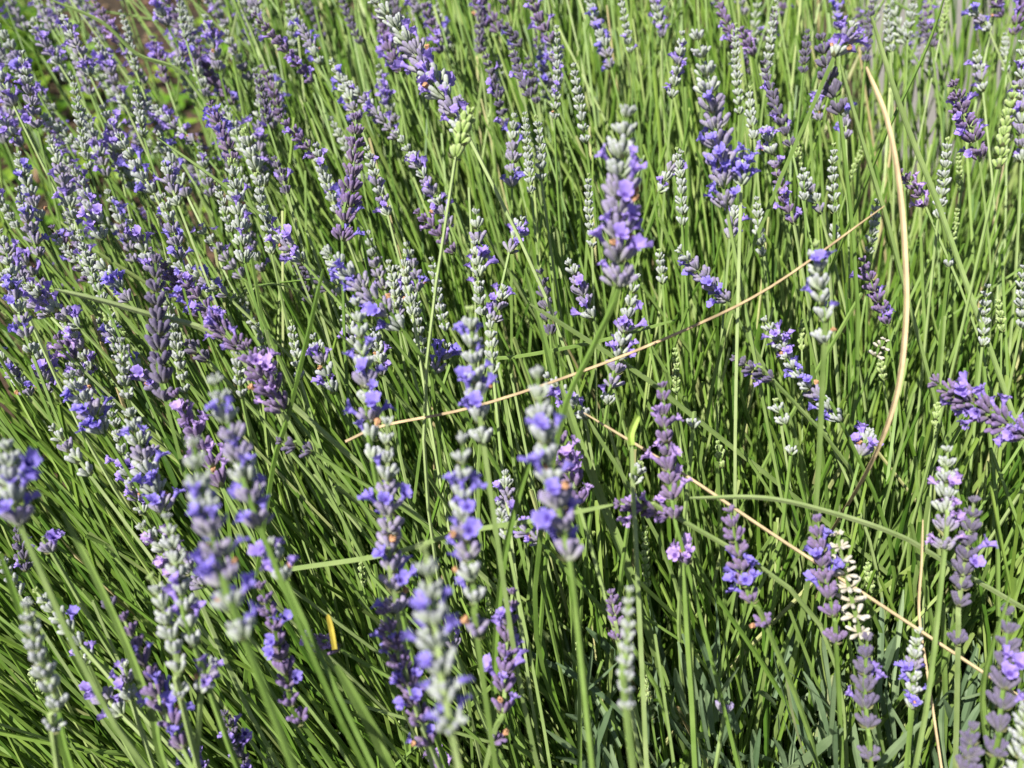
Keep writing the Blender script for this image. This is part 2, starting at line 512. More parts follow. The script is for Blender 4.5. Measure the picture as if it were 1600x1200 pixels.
# --- the ones that stand out
S(980, 182, 968, 445, 'v', 10, d=0.37, w=74, wi=4, stem=[(925, 545), (872, 680)], short='stout blooming spike on the slanting stem', lab='stout lavender spike thick with violet flowers on a bare slanting stem')
S(840, 590, 890, 872, 'v', 7, d=0.315, w=62, wi=2, cor='blue', stem=[(905, 1000), (925, 1190)], short='tall silver-tipped spike', lab='tall out-of-focus spike with silver tip, blue-violet flowers and one tan withered flower')
S(303, 697, 382, 998, 'v', 10, d=0.285, w=72, wi=3, cor='blue', short='blurred cream-tipped spike', lab='blurred large spike with creamy top bud and bright blue-violet flowers')
S(337, 600, 405, 822, 'v', 6, d=0.325, w=64, cor='blue', short='loose grey-budded spike', lab='loose spike of spaced silver bud clusters, violet flowers only near its foot')
S(665, 860, 705, 1142, 'g', 7, d=0.275, w=74, cor='blue', short='teal-grey spike with blue flowers', lab='very blurred teal-grey budded spike with vivid blue flowers overlapping a purple spike')
S(983, 925, 978, 1108, 'g', 0, d=0.315, w=34, short='slim teal-grey budded spike', lab='slim blurred teal-grey spike wholly in bud on straight stem')
S(735, 487, 755, 690, 'g', 6, d=0.365, w=50, cor='blue', short='silver spike flowering at its foot', lab='silver-green spike with blue-violet flowers on its lower whorls, crossed by dry stalk')
S(723, 692, 742, 940, 'v', 7, d=0.335, w=54, wi=3, cor='blue', extra=[(745, 992)], short='spike with a separate tan-flowered whorl', lab='grey-budded spike with violet flowers and separate lower whorl bearing tan withered flower')
S(605, 665, 620, 955, 'v', 7, d=0.375, w=50, wi=4, short='spaced silver-whorled spike', lab='long spike of spaced silver whorls, lilac flowers midway, withered tan flowers below')
S(557, 477, 582, 720, 'v', 6, d=0.385, w=46, cor='blue', short='grey-topped spike with violet foot', lab='long silver-green spike, closed above, ringed with violet flowers at the foot')
S(1036, 605, 1054, 808, 'p', 5, d=0.405, w=40, wi=2, extra=[(1073, 880)], xb=3, short='forked deep-purple spike', lab='upright deep purple spike above a separate violet-flowered lowest whorl')
S(968, 788, 1046, 802, 'p', 4, d=0.41, w=38, short='sideways purple spike', lab='short deep purple spike lying sideways against the upright purple spike')
S(600, 960, 672, 1162, 'p', 8, d=0.375, w=56, wi=1, short='thick purple spike', lab='thick leaning deep purple spike with many flowers and an orange withered one')
S(800, 928, 786, 1112, 'p', 6, d=0.39, w=44, wi=2, extra=[(768, 1160)], short='purple spike with crowning flower', lab='slim purple spike topped by one flower, with a separate whorl lower down')
S(195, 970, 285, 1168, 'p', 6, d=0.375, w=46, short='slanting purple spike', lab='slanting mauve-purple spike, bare buds above and open flowers at its base')
S(408, 920, 455, 1100, 'p', 4, d=0.395, w=42, extra=[(470, 1128)], short='slender dark mauve spike', lab='slender slanting mauve spike with a detached flowering whorl at its foot')
S(237, 905, 280, 1050, 'g', 1, d=0.35, w=42, extra=[(282, 1088)], short='pale green budded spike', lab='pale silver-green spike in bud with lower whorl, twin of a taller one beside it')
S(262, 812, 303, 1008, 'g', 2, d=0.355, w=44, short='taller pale twin spike', lab='taller pale silver-green budded spike standing close against its shorter twin')
S(330, 1040, 314, 1080, 'v', 4, d=0.36, w=42, lab='small bright violet flower head beside the twin pale spikes')
S(42, 950, 92, 1104, 'g', 0, d=0.345, w=44, extra=[(82, 1140)], short='sage green spike in tight bud', lab='leaning sage-green spike in tight bud crossed by a broad blade')
S(12, 702, 30, 818, 'v', 5, d=0.325, w=60, cor='blue', lab='blurred spike with blue-violet flowers half cut off by the picture edge')
S(1275, 385, 1287, 500, 'g', 3, d=0.385, w=42, cor='blue', extra=[(1288, 535)], short='neat silver spike with two violet flowers', lab='neat upright silver-budded spike with two violet flowers and separate base whorl')
S(1090, 62, 1135, 322, 'v', 9, d=0.435, w=56, short='long stout spike by the lone flower head', lab='long stout lilac-grey spike with scattered bright violet flowers')
S(1160, 248, 1158, 288, 'v', 5, d=0.43, w=36, lab='lone violet flower head on a thin stem beside the long stout spike')
S(590, 5, 728, 205, 'v', 10, d=0.455, w=60, wi=3, short='long blooming spike leaning over', lab='long leaning lilac spike covered with open flowers above a green grass head')
S(515, 397, 628, 514, 'v', 9, d=0.43, w=52, lab='strongly leaning lilac spike with rows of open violet flowers', short='strongly leaning lilac spike')
S(385, 545, 442, 640, 'p', 8, d=0.43, w=58, wi=2, short='broad dusty-purple head', lab='broad purple head, violet flowers on top and fading dusty buds beneath')
S(328, 495, 372, 542, 'p', 7, d=0.44, w=46, lab='compact vivid purple flower head above the broad dusty-purple head')
S(243, 410, 258, 625, 'd', 0, d=0.43, w=44, short='grey-mauve spike without flowers', lab='long grey-mauve spike without flowers, whorls well spaced')
S(112, 590, 162, 676, 'v', 9, d=0.435, w=52, short='full lilac head on long stem', lab='full lilac head crowded with violet flowers')
S(1465, 600, 1600, 680, 'p', 12, d=0.42, w=60, cor='violet', short='horizontal purple spike', lab='large horizontal purple spike packed with violet flowers along its top')
S(1480, 706, 1476, 858, 'v', 8, d=0.40, w=50, cor='pink', short='pale mauve blooming spike', lab='pale mauve spike full of open flowers beside a dark bare one')
S(1522, 785, 1498, 945, 'd', 1, d=0.41, w=40, extra=[(1497, 1005)], short='dark violet budded spike', lab='dark violet spike in bud with one detached whorl below')
S(1575, 960, 1560, 1140, 'd', 2, d=0.375, w=50, extra=[(1555, 1178)], short='dusky spike by the bent green blade', lab='dusky violet spike with few flowers and paired buds at its foot')
S(1602, 1110, 1590, 1215, 'g', 0, d=0.36, w=56, lab='teal-silver budded spike cut off at the corner beside dusky spikes')
S(1520, 1140, 1502, 1230, 'd', 0, d=0.37, w=46, lab='small mauve-grey spike in bud standing below the dusky spike')
S(1142, 800, 1174, 940, 'p', 4, d=0.405, w=42, extra=[(1196, 975)], short='mauve spike with one low whorl', lab='mauve-purple spike with flowers midway and one pale detached whorl')
S(1278, 815, 1302, 962, 'p', 4, d=0.41, w=44, extra=[(1306, 1002)], short='purple spike beside the dried white one', lab='purple spike with lilac flowers standing against a dried white spike')
S(1308, 835, 1343, 990, 'w', 0, d=0.42, w=42, short='dried white spike', lab='dried straw-white spike with drooping empty husks')
S(1355, 1000, 1355, 1135, 'd', 2, d=0.40, w=44, extra=[(1360, 1185)], lab='slate-violet spike with a detached whorl near the leaf cushion', short='slate-violet spike')
S(1435, 990, 1425, 1105, 'v', 5, d=0.42, w=36, lab='narrow lilac spike with small blue flowers down one side', short='narrow lilac spike')
S(1283, 62, 1312, 176, 'd', 0, d=0.44, w=40, short='charcoal-violet spike', lab='charcoal-violet spike without flowers, its buds packed tightly')
S(1330, 44, 1304, 88, 'v', 5, d=0.43, w=40, wi=2, lab='short lilac whorl with tan withered petals above the charcoal-violet spike')
S(1492, 135, 1530, 246, 'p', 8, d=0.52, w=42, short='purple spike against the paving', lab='leaning purple spike with mauve flowers on its lower half, backed by grey paving')
S(1585, 140, 1560, 262, 'y', 0, d=0.44, w=22, lab='slim dark-green young spike, pointed like wheat, by the paving', short='dark-green wheat-like spike')
S(733, 178, 712, 246, 'y', 0, d=0.42, w=30, big=1.5, short='green wheat-like head', lab='plump yellow-green wheat-like head on a thick stem')
S(556, 187, 535, 375, 'p', 4, d=0.47, w=44, short='upright dusky-purple spike', lab='upright dusky purple spike with small mauve flowers midway')
S(425, 852, 445, 905, 'v', 4, d=0.34, w=46, lab='nodding grey bud cluster with blue flowers beside the straight crossing stem', short='nodding grey cluster')
S(225, 825, 318, 915, 'v', 9, d=0.42, w=50, cor='pink', lab='leaning pinkish-mauve flowering spike behind the pale twin spikes')
S(275, 620, 345, 758, 'p', 10, d=0.425, w=46, cor='pink', short='pinkish flowering spike', lab='leaning spike of pinkish-violet flowers behind the loose grey-budded spike')
S(870, 670, 905, 788, 'p', 8, d=0.42, w=44, cor='pink', lab='mauve-pink flowering spike half hidden behind the tall silver-tipped spike')
S(205, 650, 255, 800, 'v', 8, d=0.42, w=58, lab='broad lilac spike with blue flowers rising beside a shadowed clump of stems')
S(383, 208, 412, 290, 'g', 0, w=36, lab='pale pointed silver spike in bud behind its flowering neighbour', short='pointed silver spike')
S(362, 255, 382, 410, 'g', 3, d=0.49, w=42, short='silver spike with two stacked violet flowers', lab='silver-green spike with two violet flowers one above the other')
# --- the others, upper left
for a in [(95, 20, 140, 118, 'v', 6), (150, 3, 187, 68, 'p', 3), (189, 20, 213, 112, 'g', 0), (0, 45, 40, 112, 'v', 2), (35, 85, 58, 200, 'v', 6),
          (277, -20, 290, 60, 'g', 1), (297, 35, 281, 102, 'v', 6), (322, 30, 342, 110, 'v', 4), (115, 125, 140, 265, 'g', 0), (213, 145, 224, 212, 'g', 1),
          (163, 170, 200, 252, 'v', 4), (188, 215, 240, 302, 'v', 3), (80, 225, 115, 342, 'v', 2), (30, 245, 62, 342, 'v', 4), (400, 25, 488, 128, 'p', 5),
          (460, 20, 502, 100, 'v', 5), (330, 165, 365, 252, 'p', 6), (400, 120, 418, 192, 'd', 0), (440, 185, 495, 246, 'p', 6), (520, 100, 560, 190, 'v', 4),
          (338, 285, 360, 362, 'g', 0), (400, 275, 425, 396, 'g', 1), (495, 230, 528, 332, 'g', 2), (430, 250, 448, 302, 'd', 1), (255, 310, 282, 405, 'v', 5),
          (205, 350, 242, 426, 'v', 4), (425, 368, 472, 408, 'v', 5), (125, 365, 162, 470, 'g', 1), (258, 260, 278, 320, 'v', 2), (30, 300, 62, 400, 'v', 3),
          (0, 365, 26, 452, 'v', 3), (-5, 110, 22, 166, 'v', 5), (3, 185, 34, 228, 'v', 6), (50, 40, 92, 100, 'v', 3), (10, 395, 50, 552, 'v', 6),
          (38, 440, 124, 512, 'v', 7), (92, 530, 118, 562, 'p', 2), (150, 405, 202, 470, 'v', 4), (190, 535, 200, 622, 'g', 0), (285, 435, 326, 484, 'p', 4),
          (262, 485, 290, 614, 'g', 0), (370, 530, 378, 620, 'g', 0), (85, 672, 140, 742, 'v', 0), (220, 580, 246, 612, 'v', 3), (185, 690, 225, 802, 'v', 4),
          (170, 625, 186, 682, 'g', 0), (455, 505, 470, 592, 'g', 0), (490, 530, 522, 612, 'v', 4), (245, 0, 262, 40, 'v', 2), (130, 290, 160, 372, 'v', 3),
          (532, 118, 622, 216, 'v', 7), (622, 210, 702, 352, 'v', 8), (575, 235, 606, 336, 'v', 3), (660, 0, 690, 82, 'p', 6), (596, 52, 624, 112, 'p', 5),
          (757, 80, 790, 196, 'd', 3), (800, 78, 828, 152, 'd', 2), (785, 36, 815, 72, 'd', 1), (770, -60, 792, 22, 'd', 0), (828, -10, 862, 66, 'p', 2),
          (870, 45, 866, 186, 'g', 3), (897, 105, 915, 222, 'g', 0), (915, -10, 955, 106, 'v', 5), (965, -20, 985, 82, 'g', 1), (1015, -30, 1036, 58, 'v', 4),
          (1065, 55, 1050, 152, 'v', 7), (803, 185, 800, 292, 'v', 4), (820, 180, 830, 302, 'g', 0), (838, 185, 846, 282, 'g', 0), (815, 345, 796, 394, 'v', 5),
          (920, 275, 925, 386, 'g', 0), (1058, 235, 1066, 352, 'g', 0), (745, 335, 751, 405, 'v', 1), (1122, 2, 1146, 66, 'p', 3), (1212, 5, 1196, 122, 'g', 0),
          (1195, 100, 1236, 228, 'd', 2), (1150, 40, 1155, 178, 'g', 0), (1172, 140, 1178, 216, 'g', 0), (1160, 48, 1178, 86, 'p', 3), (1318, 168, 1322, 216, 'v', 3),
          (1274, 148, 1280, 188, 'v', 4), (1362, 5, 1352, 96, 'd', 0), (1262, 52, 1255, 114, 'd', 0), (1303, 228, 1304, 332, 'g', 0), (1346, 232, 1328, 282, 'y', 0),
          (1303, 352, 1303, 376, 'g', 0), (1245, 222, 1248, 262, 'y', 0), (1255, 268, 1257, 312, 'g', 0), (1198, 203, 1214, 262, 'v', 3), (1212, 263, 1240, 348, 'p', 6),
          (1262, 275, 1282, 332, 'v', 0), (1372, 306, 1358, 396, 'g', 0), (1183, 313, 1190, 400, 'g', 0), (1147, 328, 1140, 372, 'v', 2), (1480, 220, 1466, 340, 'g', 0),
          (1410, 270, 1446, 322, 'p', 3), (1498, 242, 1502, 300, 'y', 0), (1496, 323, 1484, 396, 'y', 0), (1535, -50, 1566, 26, 'p', 5), (1602, -30, 1584, 54, 'p', 7),
          (1525, 85, 1536, 142, 'v', 3), (1518, 15, 1546, 48, 'v', 4), (1598, 70, 1596, 252, 'v', 5), (1570, 55, 1572, 112, 'g', 0), (1304, -10, 1310, 46, 'v', 2),
          (1440, 30, 1456, 72, 'd', 0), (1062, 240, 1030, 300, 'v', 2), (1385, 10, 1392, 80, 'g', 0), (1430, -10, 1418, 60, 'g', 0), (1480, 0, 1470, 52, 'y', 0),
          # middle
          (608, 412, 620, 482, 'g', 0), (633, 402, 645, 492, 'g', 0), (645, 455, 662, 556, 'g', 1), (675, 408, 696, 516, 'g', 0), (742, 383, 750, 452, 'v', 4),
          (747, 445, 754, 492, 'g', 0), (765, 498, 771, 582, 'g', 0), (787, 453, 772, 502, 'v', 3), (697, 543, 680, 582, 'v', 3), (585, 518, 598, 586, 'v', 4),
          (845, 428, 860, 522, 'd', 0), (890, 413, 926, 496, 'v', 2), (992, 436, 950, 630, 'v', 6), (858, 590, 916, 652, 'v', 3), (790, 743, 796, 816, 'v', 3),
          (1055, 548, 1057, 614, 'y', 0), (1030, 393, 1035, 442, 'g', 0), (1064, 393, 1136, 470, 'v', 3), (1350, 408, 1386, 506, 'p', 3), (1196, 503, 1236, 564, 'v', 6),
          (1228, 560, 1313, 657, 'v', 8), (1150, 562, 1206, 592, 'd', 2), (1543, 450, 1535, 540, 'g', 0), (1560, 473, 1565, 517, 'y', 0), (1598, 420, 1596, 512, 'g', 0),
          (1253, 503, 1253, 547, 'y', 0), (1382, 532, 1368, 556, 'w', 0), (1376, 565, 1380, 592, 'y', 0), (1213, 628, 1226, 662, 'g', 0), (1237, 692, 1236, 710, 'g', 0),
          (1357, 678, 1345, 712, 'v', 3), (1466, 633, 1462, 667, 'y', 0), (1122, 693, 1128, 730, 'y', 0), (1086, 652, 1083, 668, 'g', 0), (1484, 402, 1482, 418, 'g', 0),
          (1000, 726, 990, 756, 'g', 0), (295, 538, 324, 562, 'd', 0), (440, 690, 486, 705, 'd', 0), (362, 474, 400, 446, 'y', 0), (135, 470, 196, 526, 'y', 0),
          # bottom
          (28, 832, 42, 892, 'd', 2), (0, 868, 40, 946, 'g', 0), (58, 925, 126, 1006, 'g', 1), (48, 1048, 66, 1092, 'y', 0), (74, 846, 80, 862, 'v', 2),
          (170, 932, 174, 950, 'd', 0), (134, 1018, 137, 1036, 'v', 2), (150, 1078, 190, 1116, 'v', 5), (195, 1043, 204, 1092, 'v', 2), (352, 1118, 388, 1215, 'd', 3),
          (286, 1168, 332, 1220, 'v', 5), (480, 998, 530, 1014, 'p', 4), (420, 1163, 426, 1215, 'y', 0), (699, 983, 709, 1012, 'v', 2), (762, 938, 766, 992, 'y', 0),
          (955, 928, 966, 998, 'p', 0), (1008, 826, 1012, 918, 'y', 0), (902, 1008, 912, 1092, 'y', 0), (1012, 1058, 1018, 1122, 'y', 0), (564, 883, 568, 917, 'y', 0),
          (627, 1123, 644, 1162, 'y', 0), (672, 1178, 712, 1225, 'p', 2), (808, 824, 842, 846, 'v', 3), (780, 790, 792, 842, 'g', 0), (1356, 883, 1360, 922, 'y', 0),
          (1134, 1100, 1132, 1116, 'v', 0)]:
    S(*a)
N_TRACED = len(T)

# --- more stalks of the same bush, standing a little deeper among the others
fr_ = random.Random(21)
def lean_at(x):
    return np.interp(x, [0, 500, 900, 1600], [33, 24, 10, 0])
def fill(n, x0, x1, y0, y1, kinds, l0, l1, deeper):
    for _ in range(n):
        x, y = fr_.uniform(x0, x1), fr_.uniform(y0, y1)
        a = math.radians(lean_at(x) + fr_.gauss(0, 11))
        L = fr_.uniform(l0, l1)
        k = fr_.choice(kinds)
        b = {'v': fr_.choice((1, 3, 4, 6)), 'p': fr_.choice((2, 4, 6)), 'g': fr_.choice((0, 0, 1)), 'd': 0, 'y': 0}[k]
        S(x - math.sin(a) * L / 2, y - math.cos(a) * L / 2, x + math.sin(a) * L / 2, y + math.cos(a) * L / 2, k, b, d=canopy(y) + fr_.uniform(*deeper))
fill(34, -20, 330, 90, 600, 'vvvvpg', 70, 115, (0.015, 0.07))
fill(16, 330, 720, 140, 560, 'vvgpd', 65, 110, (0.02, 0.08))
fill(22, 280, 1010, -20, 130, 'vvpgd', 60, 100, (0.02, 0.09))
fill(14, 1010, 1600, -20, 300, 'ggyvd', 50, 90, (0.03, 0.09))

SPEC = {'g': ('silver', 'silver'), 'v': ('silver', 'lilac'), 'p': ('purple', 'purple'), 'd': ('dusky', 'dusky'), 'y': ('young', 'young'), 'w': ('straw', 'straw')}
GROUP = 'lavender stalks of the bush'
built = []          # (object, tip/base midpoint, type, bloom, length, tilt, options)

def build_stalk(e):
    tx, ty, bx, by, kind, bloom, o = e
    Lpx = math.hypot(tx - bx, ty - by)
    d = o.get('d') or canopy(by) * random.uniform(0.95, 1.05) + (0.04 if kind == 'y' else 0.0)
    w = o.get('w') or {'g': 27, 'v': 34, 'p': 32, 'd': 29, 'y': 15, 'w': 30}[kind] * (0.475 / d) * random.uniform(0.88, 1.12)
    s = w * d / F / 0.0128
    if kind == 'y':
        s = w * d / F / 0.0078
    P0 = at(bx, by, d)
    tipd = d + (Lpx * d / F) * random.uniform(-0.30, 0.10)
    P1 = at(tx, ty, tipd)
    axis = (P1 - P0)
    Lm = axis.length
    n_dir = axis.normalized()
    extra = [at(x, y, d + 0.004 * (i + 1)) for i, (x, y) in enumerate(o.get('extra', []))]
    stem_pts = [at(x, y, d + 0.012 * (i + 1)) for i, (x, y) in enumerate(o.get('stem', []))]
    chain = [P0] + extra + stem_pts
    last = chain[-1]
    tang = (chain[-2] - chain[-1]).normalized() if len(chain) > 1 else n_dir
    R = root_of(last)
    h = (last - R).length
    m1 = last - tang * h * 0.30
    m1.z = max(m1.z, 0.16)
    a, b, c, e_ = last, m1, R + Vector((0, 0, h * 0.28)), R
    bez = []
    for j in (0.22, 0.45, 0.7, 1.0):
        u = 1 - j
        bez.append(a * u ** 3 + b * 3 * u * u * j + c * 3 * u * j * j + e_ * j ** 3)
    bow = RIGHT * random.uniform(-0.03, 0.03) * Lm
    mid = P0.lerp(P1, 0.5) + bow
    ctrl = [P1, mid] + chain + bez
    path = catmull(ctrl, 4)
    root = bpy.data.objects.new('lavender_stalk', None)
    root.empty_display_size = 0.02
    root.location = R
    COL.objects.link(root)
    pa = np.array([[tuple(p - R) for p in path]])
    npt = pa.shape[1]
    rad = np.interp(np.arange(npt), [0, 7, npt - 1], [0.0006, 0.00105, 0.0014])[None, :] * (0.75 if kind == 'y' else 1.0)
    rad = rad * min(1.15, max(0.8, 0.42 / d * 1.0))
    V, Q = sweep(pa, rad)
    link('stem', mesh_np('stem', V, Q, M['stem']), root)
    # whorls
    step = 0.0076 * (0.72 if kind == 'y' else 1.0) * (max(0.62, s) if s < 1 else s ** 0.35)
    full = s > 1.12 and kind != 'y'
    if full: s *= 0.70
    n = max(1, min(15, round(Lm / step)))
    near = d <= 0.385
    pos = [((i + 0.0) / n) for i in range(n)]              # 0 at the lowest whorl, 1 at the tip
    items = []
    for i, f in enumerate(pos):
        f2 = f ** 0.92
        p = (1 - f2) ** 2 * P0 + 2 * (1 - f2) * f2 * (mid * 2 - (P0 + P1) * 0.5) + f2 ** 2 * P1
        taper = np.interp(f, [0, 0.3, 0.7, 1.0], [0.96, 1.06, 0.88, 0.55])
        items.append((f, p, n_dir, s * taper))
    if n > 1:
        items.append((1.0, P1, n_dir, s * 0.5))
    for q in extra:
        items.append((-0.1, q, (P0 - q).normalized(), s * 0.95))
    wlist = []
    for (f, p, dr, sc) in items:
        top, low = SPEC[kind]
        tyn = low
        if kind == 'v':
            tyn = 'silver' if (f > 0.62 or random.random() < 0.42) else 'lilac'
        elif kind == 'g':
            tyn = 'young' if (f > 0.93 and random.random() < 0.5) else 'silver'
        k = NVAR + random.randrange(NFULL) if full else random.randrange(NVAR)
        q = Vector((0, 0, 1)).rotation_difference(dr) @ Quaternion((0, 0, 1), random.uniform(0, 6.28))
        q = Quaternion((random.gauss(0, 1), random.gauss(0, 1), 0.01), random.gauss(0, 0.10)) @ q
        ms = Matrix.Translation(p - R) @ q.to_matrix().to_4x4() @ Matrix.Diagonal((sc, sc, sc * random.uniform(0.92, 1.1), 1))
        wo = link('whorl', NODE[tyn, k] if near else WHORL[tyn, k], root, ms)
        if near:
            for fm in FRAMES[tyn, k]:
                link('calyx', CALYX[tyn], wo, fm)
        wlist.append((f, wo, tyn, k))
    # open flowers, mostly on the lower two thirds
    cor = o.get('cor') or random.choice(('blue', 'violet', 'violet', 'pink') if kind == 'p' else ('blue', 'violet', 'violet'))
    zone = [x for x in wlist if -0.05 <= x[0] <= 0.72] or wlist
    used = set()
    for _ in range(int(round(bloom * 2.2))):
        wk = random.choice(zone)
        fm = FRAMES[wk[2], wk[3]]
        j = random.randrange(len(fm))
        if (wk[1].name, j) in used:
            continue
        used.add((wk[1].name, j))
        put_flower(wk[1], fm[j], STYLE[wk[2]][2], random.choice(COROLLA[cor]), 'flower')
    for _ in range(o.get('xb', 0) * 2):
        wk = wlist[-1]
        fm = FRAMES[wk[2], wk[3]]
        put_flower(wk[1], random.choice(fm), STYLE[wk[2]][2], random.choice(COROLLA[cor]), 'flower')
    nw = o.get('wi', 0) + (1 if bloom >= 3 and random.random() < 0.5 else 0)
    for i in range(int(nw * 1.2)):
        wk = wlist[-1] if (extra and i == 0) else random.choice([x for x in wlist if x[0] < 0.45] or wlist)
        fm = FRAMES[wk[2], wk[3]]
        put_flower(wk[1], random.choice(fm), STYLE[wk[2]][2], random.choice(WITHERED), 'withered_flower')
    tilt = math.degrees(n_dir.angle(Vector((0, 0, 1))))
    built.append([root, P0.lerp(P1, 0.5), kind, bloom, Lm, tilt, o, bool(extra)])
    return root

def put_flower(parent, fm, L, me, name):
    m = fm @ Matrix.Translation((0, 0, L * 0.9)) @ Quaternion((random.gauss(0, 1), random.gauss(0, 1), 0), random.uniform(0, 0.5)).to_matrix().to_4x4() @ Quaternion((0, 0, 1), random.uniform(0, 6.28)).to_matrix().to_4x4() @ Matrix.Scale(random.uniform(0.72, 1.0) if name == 'flower' else random.uniform(0.8, 1.1), 4)
    link(name, me, parent, m)

for e in T[:300]:
    build_stalk(e)

# labels: own ones for the striking stalks, the rest told by look and by what they stand beside
marks = [(b[1], b[6]['short']) for b in built if 'short' in b[6]]
marks += [(at(1410, 330, 0.40), 'curved pale straw blade'), (at(900, 580, 0.43), 'thin dry stalk'), (at(1230, 850, 0.42), 'long dry straw')]
LOOK = {'g': 'silver-green', 'v': 'grey-lilac', 'p': 'deep purple', 'd': 'dusky violet', 'y': 'yellow-green', 'w': 'dried white'}
ORD = ['nearest', 'second nearest', 'third nearest', 'fourth nearest', 'fifth nearest', 'sixth nearest', 'seventh nearest', 'eighth nearest', 'ninth nearest']
pools = {}
for b in built:
    root, midp, kind, bloom, Lm, tilt, o, ex = b
    if 'lab' in o:
        tag(root, o['lab'], 'lavender', GROUP)
        continue
    size = 'tiny' if Lm < 0.014 else 'short' if Lm < 0.028 else 'long' if Lm > 0.045 else 'medium'
    fl = 'closed buds' if bloom == 0 else 'few flowers' if bloom <= 3 else 'many flowers'
    if kind == 'w':
        fl = 'empty husks'
    pose = 'upright' if tilt < 30 else 'leaning' if tilt < 55 else 'bent-over'
    mk = min(marks, key=lambda m: (m[0] - midp).length)
    pools.setdefault((f'{size} {pose} {LOOK[kind]} spike, {fl}', mk[1]), []).append(((mk[0] - midp).length, root))
for (look, mk), lst in pools.items():
    lst.sort(key=lambda a: a[0])
    for i, (_, root) in enumerate(lst):
        where = f'by the {mk}' if len(lst) == 1 else f'{ORD[min(i, 8)]} the {mk}'
        tag(root, f'{look}, {where}', 'lavender', GROUP)

# ------------------------------------------------------------------ single blades and dry stalks
def blade_thing(name, px, width, depth, mat, label, cat, group=None, square=False, to_root=True, ddepth=0.0, dlist=None):
    pts = [at(x, y, depth + (dlist[i] if dlist else ddepth * i)) for i, (x, y) in enumerate(px)]
    if to_root:
        R = root_of(pts[-1])
        last = pts[-1]
        tg = (pts[-1] - pts[-2]).normalized()
        go = last + tg * (last.z / max(0.35, -tg.z))
        R = Vector((R.x * 0.4 + go.x * 0.6, R.y * 0.4 + go.y * 0.6, 0.0))
        h = (last - R).length
        b_, c_ = last + tg * h * 0.35, R + Vector((0, 0, h * 0.3))
        for j in (0.25, 0.5, 0.75, 1.0):
            u = 1 - j
            pts.append(last * u ** 3 + b_ * 3 * u * u * j + c_ * 3 * u * j * j + R * j ** 3)
    path = catmull(pts, 5)
    base = path[-1].copy()
    if to_root: base.z = 0.0
    pa = np.array([[tuple(p - base) for p in path]])
    n = pa.shape[1]
    wm = width * depth / F
    f = np.linspace(0, 1, n)
    wid = (wm * np.interp(f, [0, 0.06, 0.3, 1.0], [0.35, 0.8, 1.0, 1.0]))[None, :]
    if square:
        V, Q = sweep(pa, wid * 0.55)
    else:
        V, Q = blades(pa, wid, 0.25, side=np.array([[1.0, 0.25, 0.0]]))
        # thickness: a second skin underneath
        V2 = V + np.array([0, 0.0004, -0.0006]); nv = len(V)
        ring = []
        for i in range(n - 1):
            for c in (0, 2):
                ring.append((i * 3 + c, (i + 1) * 3 + c, nv + (i + 1) * 3 + c, nv + i * 3 + c))
        Q = np.vstack([Q, Q[:, ::-1] + nv, np.array(ring)])
        V = np.vstack([V, V2])
    me = mesh_np(name, V, Q, mat, {'rnd': np.full(len(V), random.uniform(0.3, 0.9))})
    o = link(name, me)
    o.location = base
    return tag(o, label, cat, group)

M['blade_obj'] = M['mass_blade']
blade_thing('straw_blade', [(1354, 104), (1386, 185), (1406, 290), (1415, 400), (1416, 500), (1402, 615), (1366, 715), (1318, 800), (1280, 860)], 8.5, 0.40, M['dry'], 'curved pale straw blade standing free among green stems', 'straw', square=False, to_root=False, dlist=[0, 0, 0, 0, 0, 0, 0.02, 0.08, 0.14])
blade_thing('dry_stalk', [(1382, 322), (1205, 448), (1065, 518), (905, 582), (740, 636), (600, 665), (540, 690)], 5.0, 0.435, M['dry_brown'], 'thin brown dry stalk lying slantwise across the stems', 'straw', square=True, to_root=False)
blade_thing('straw_blade', [(912, 645), (1062, 737), (1200, 830), (1350, 928), (1520, 1040), (1610, 1100)], 5.2, 0.418, M['dry'], 'long straight dry straw crossing below the purple spikes', 'straw', square=True, to_root=False)
blade_thing('straw_blade', [(1442, 812), (1440, 880), (1436, 960), (1450, 1060), (1462, 1140)], 4.0, 0.43, M['dry'], 'short thin upright straw near the narrow lilac spike', 'straw', square=True)
GB = 'broad green blades over the bush'
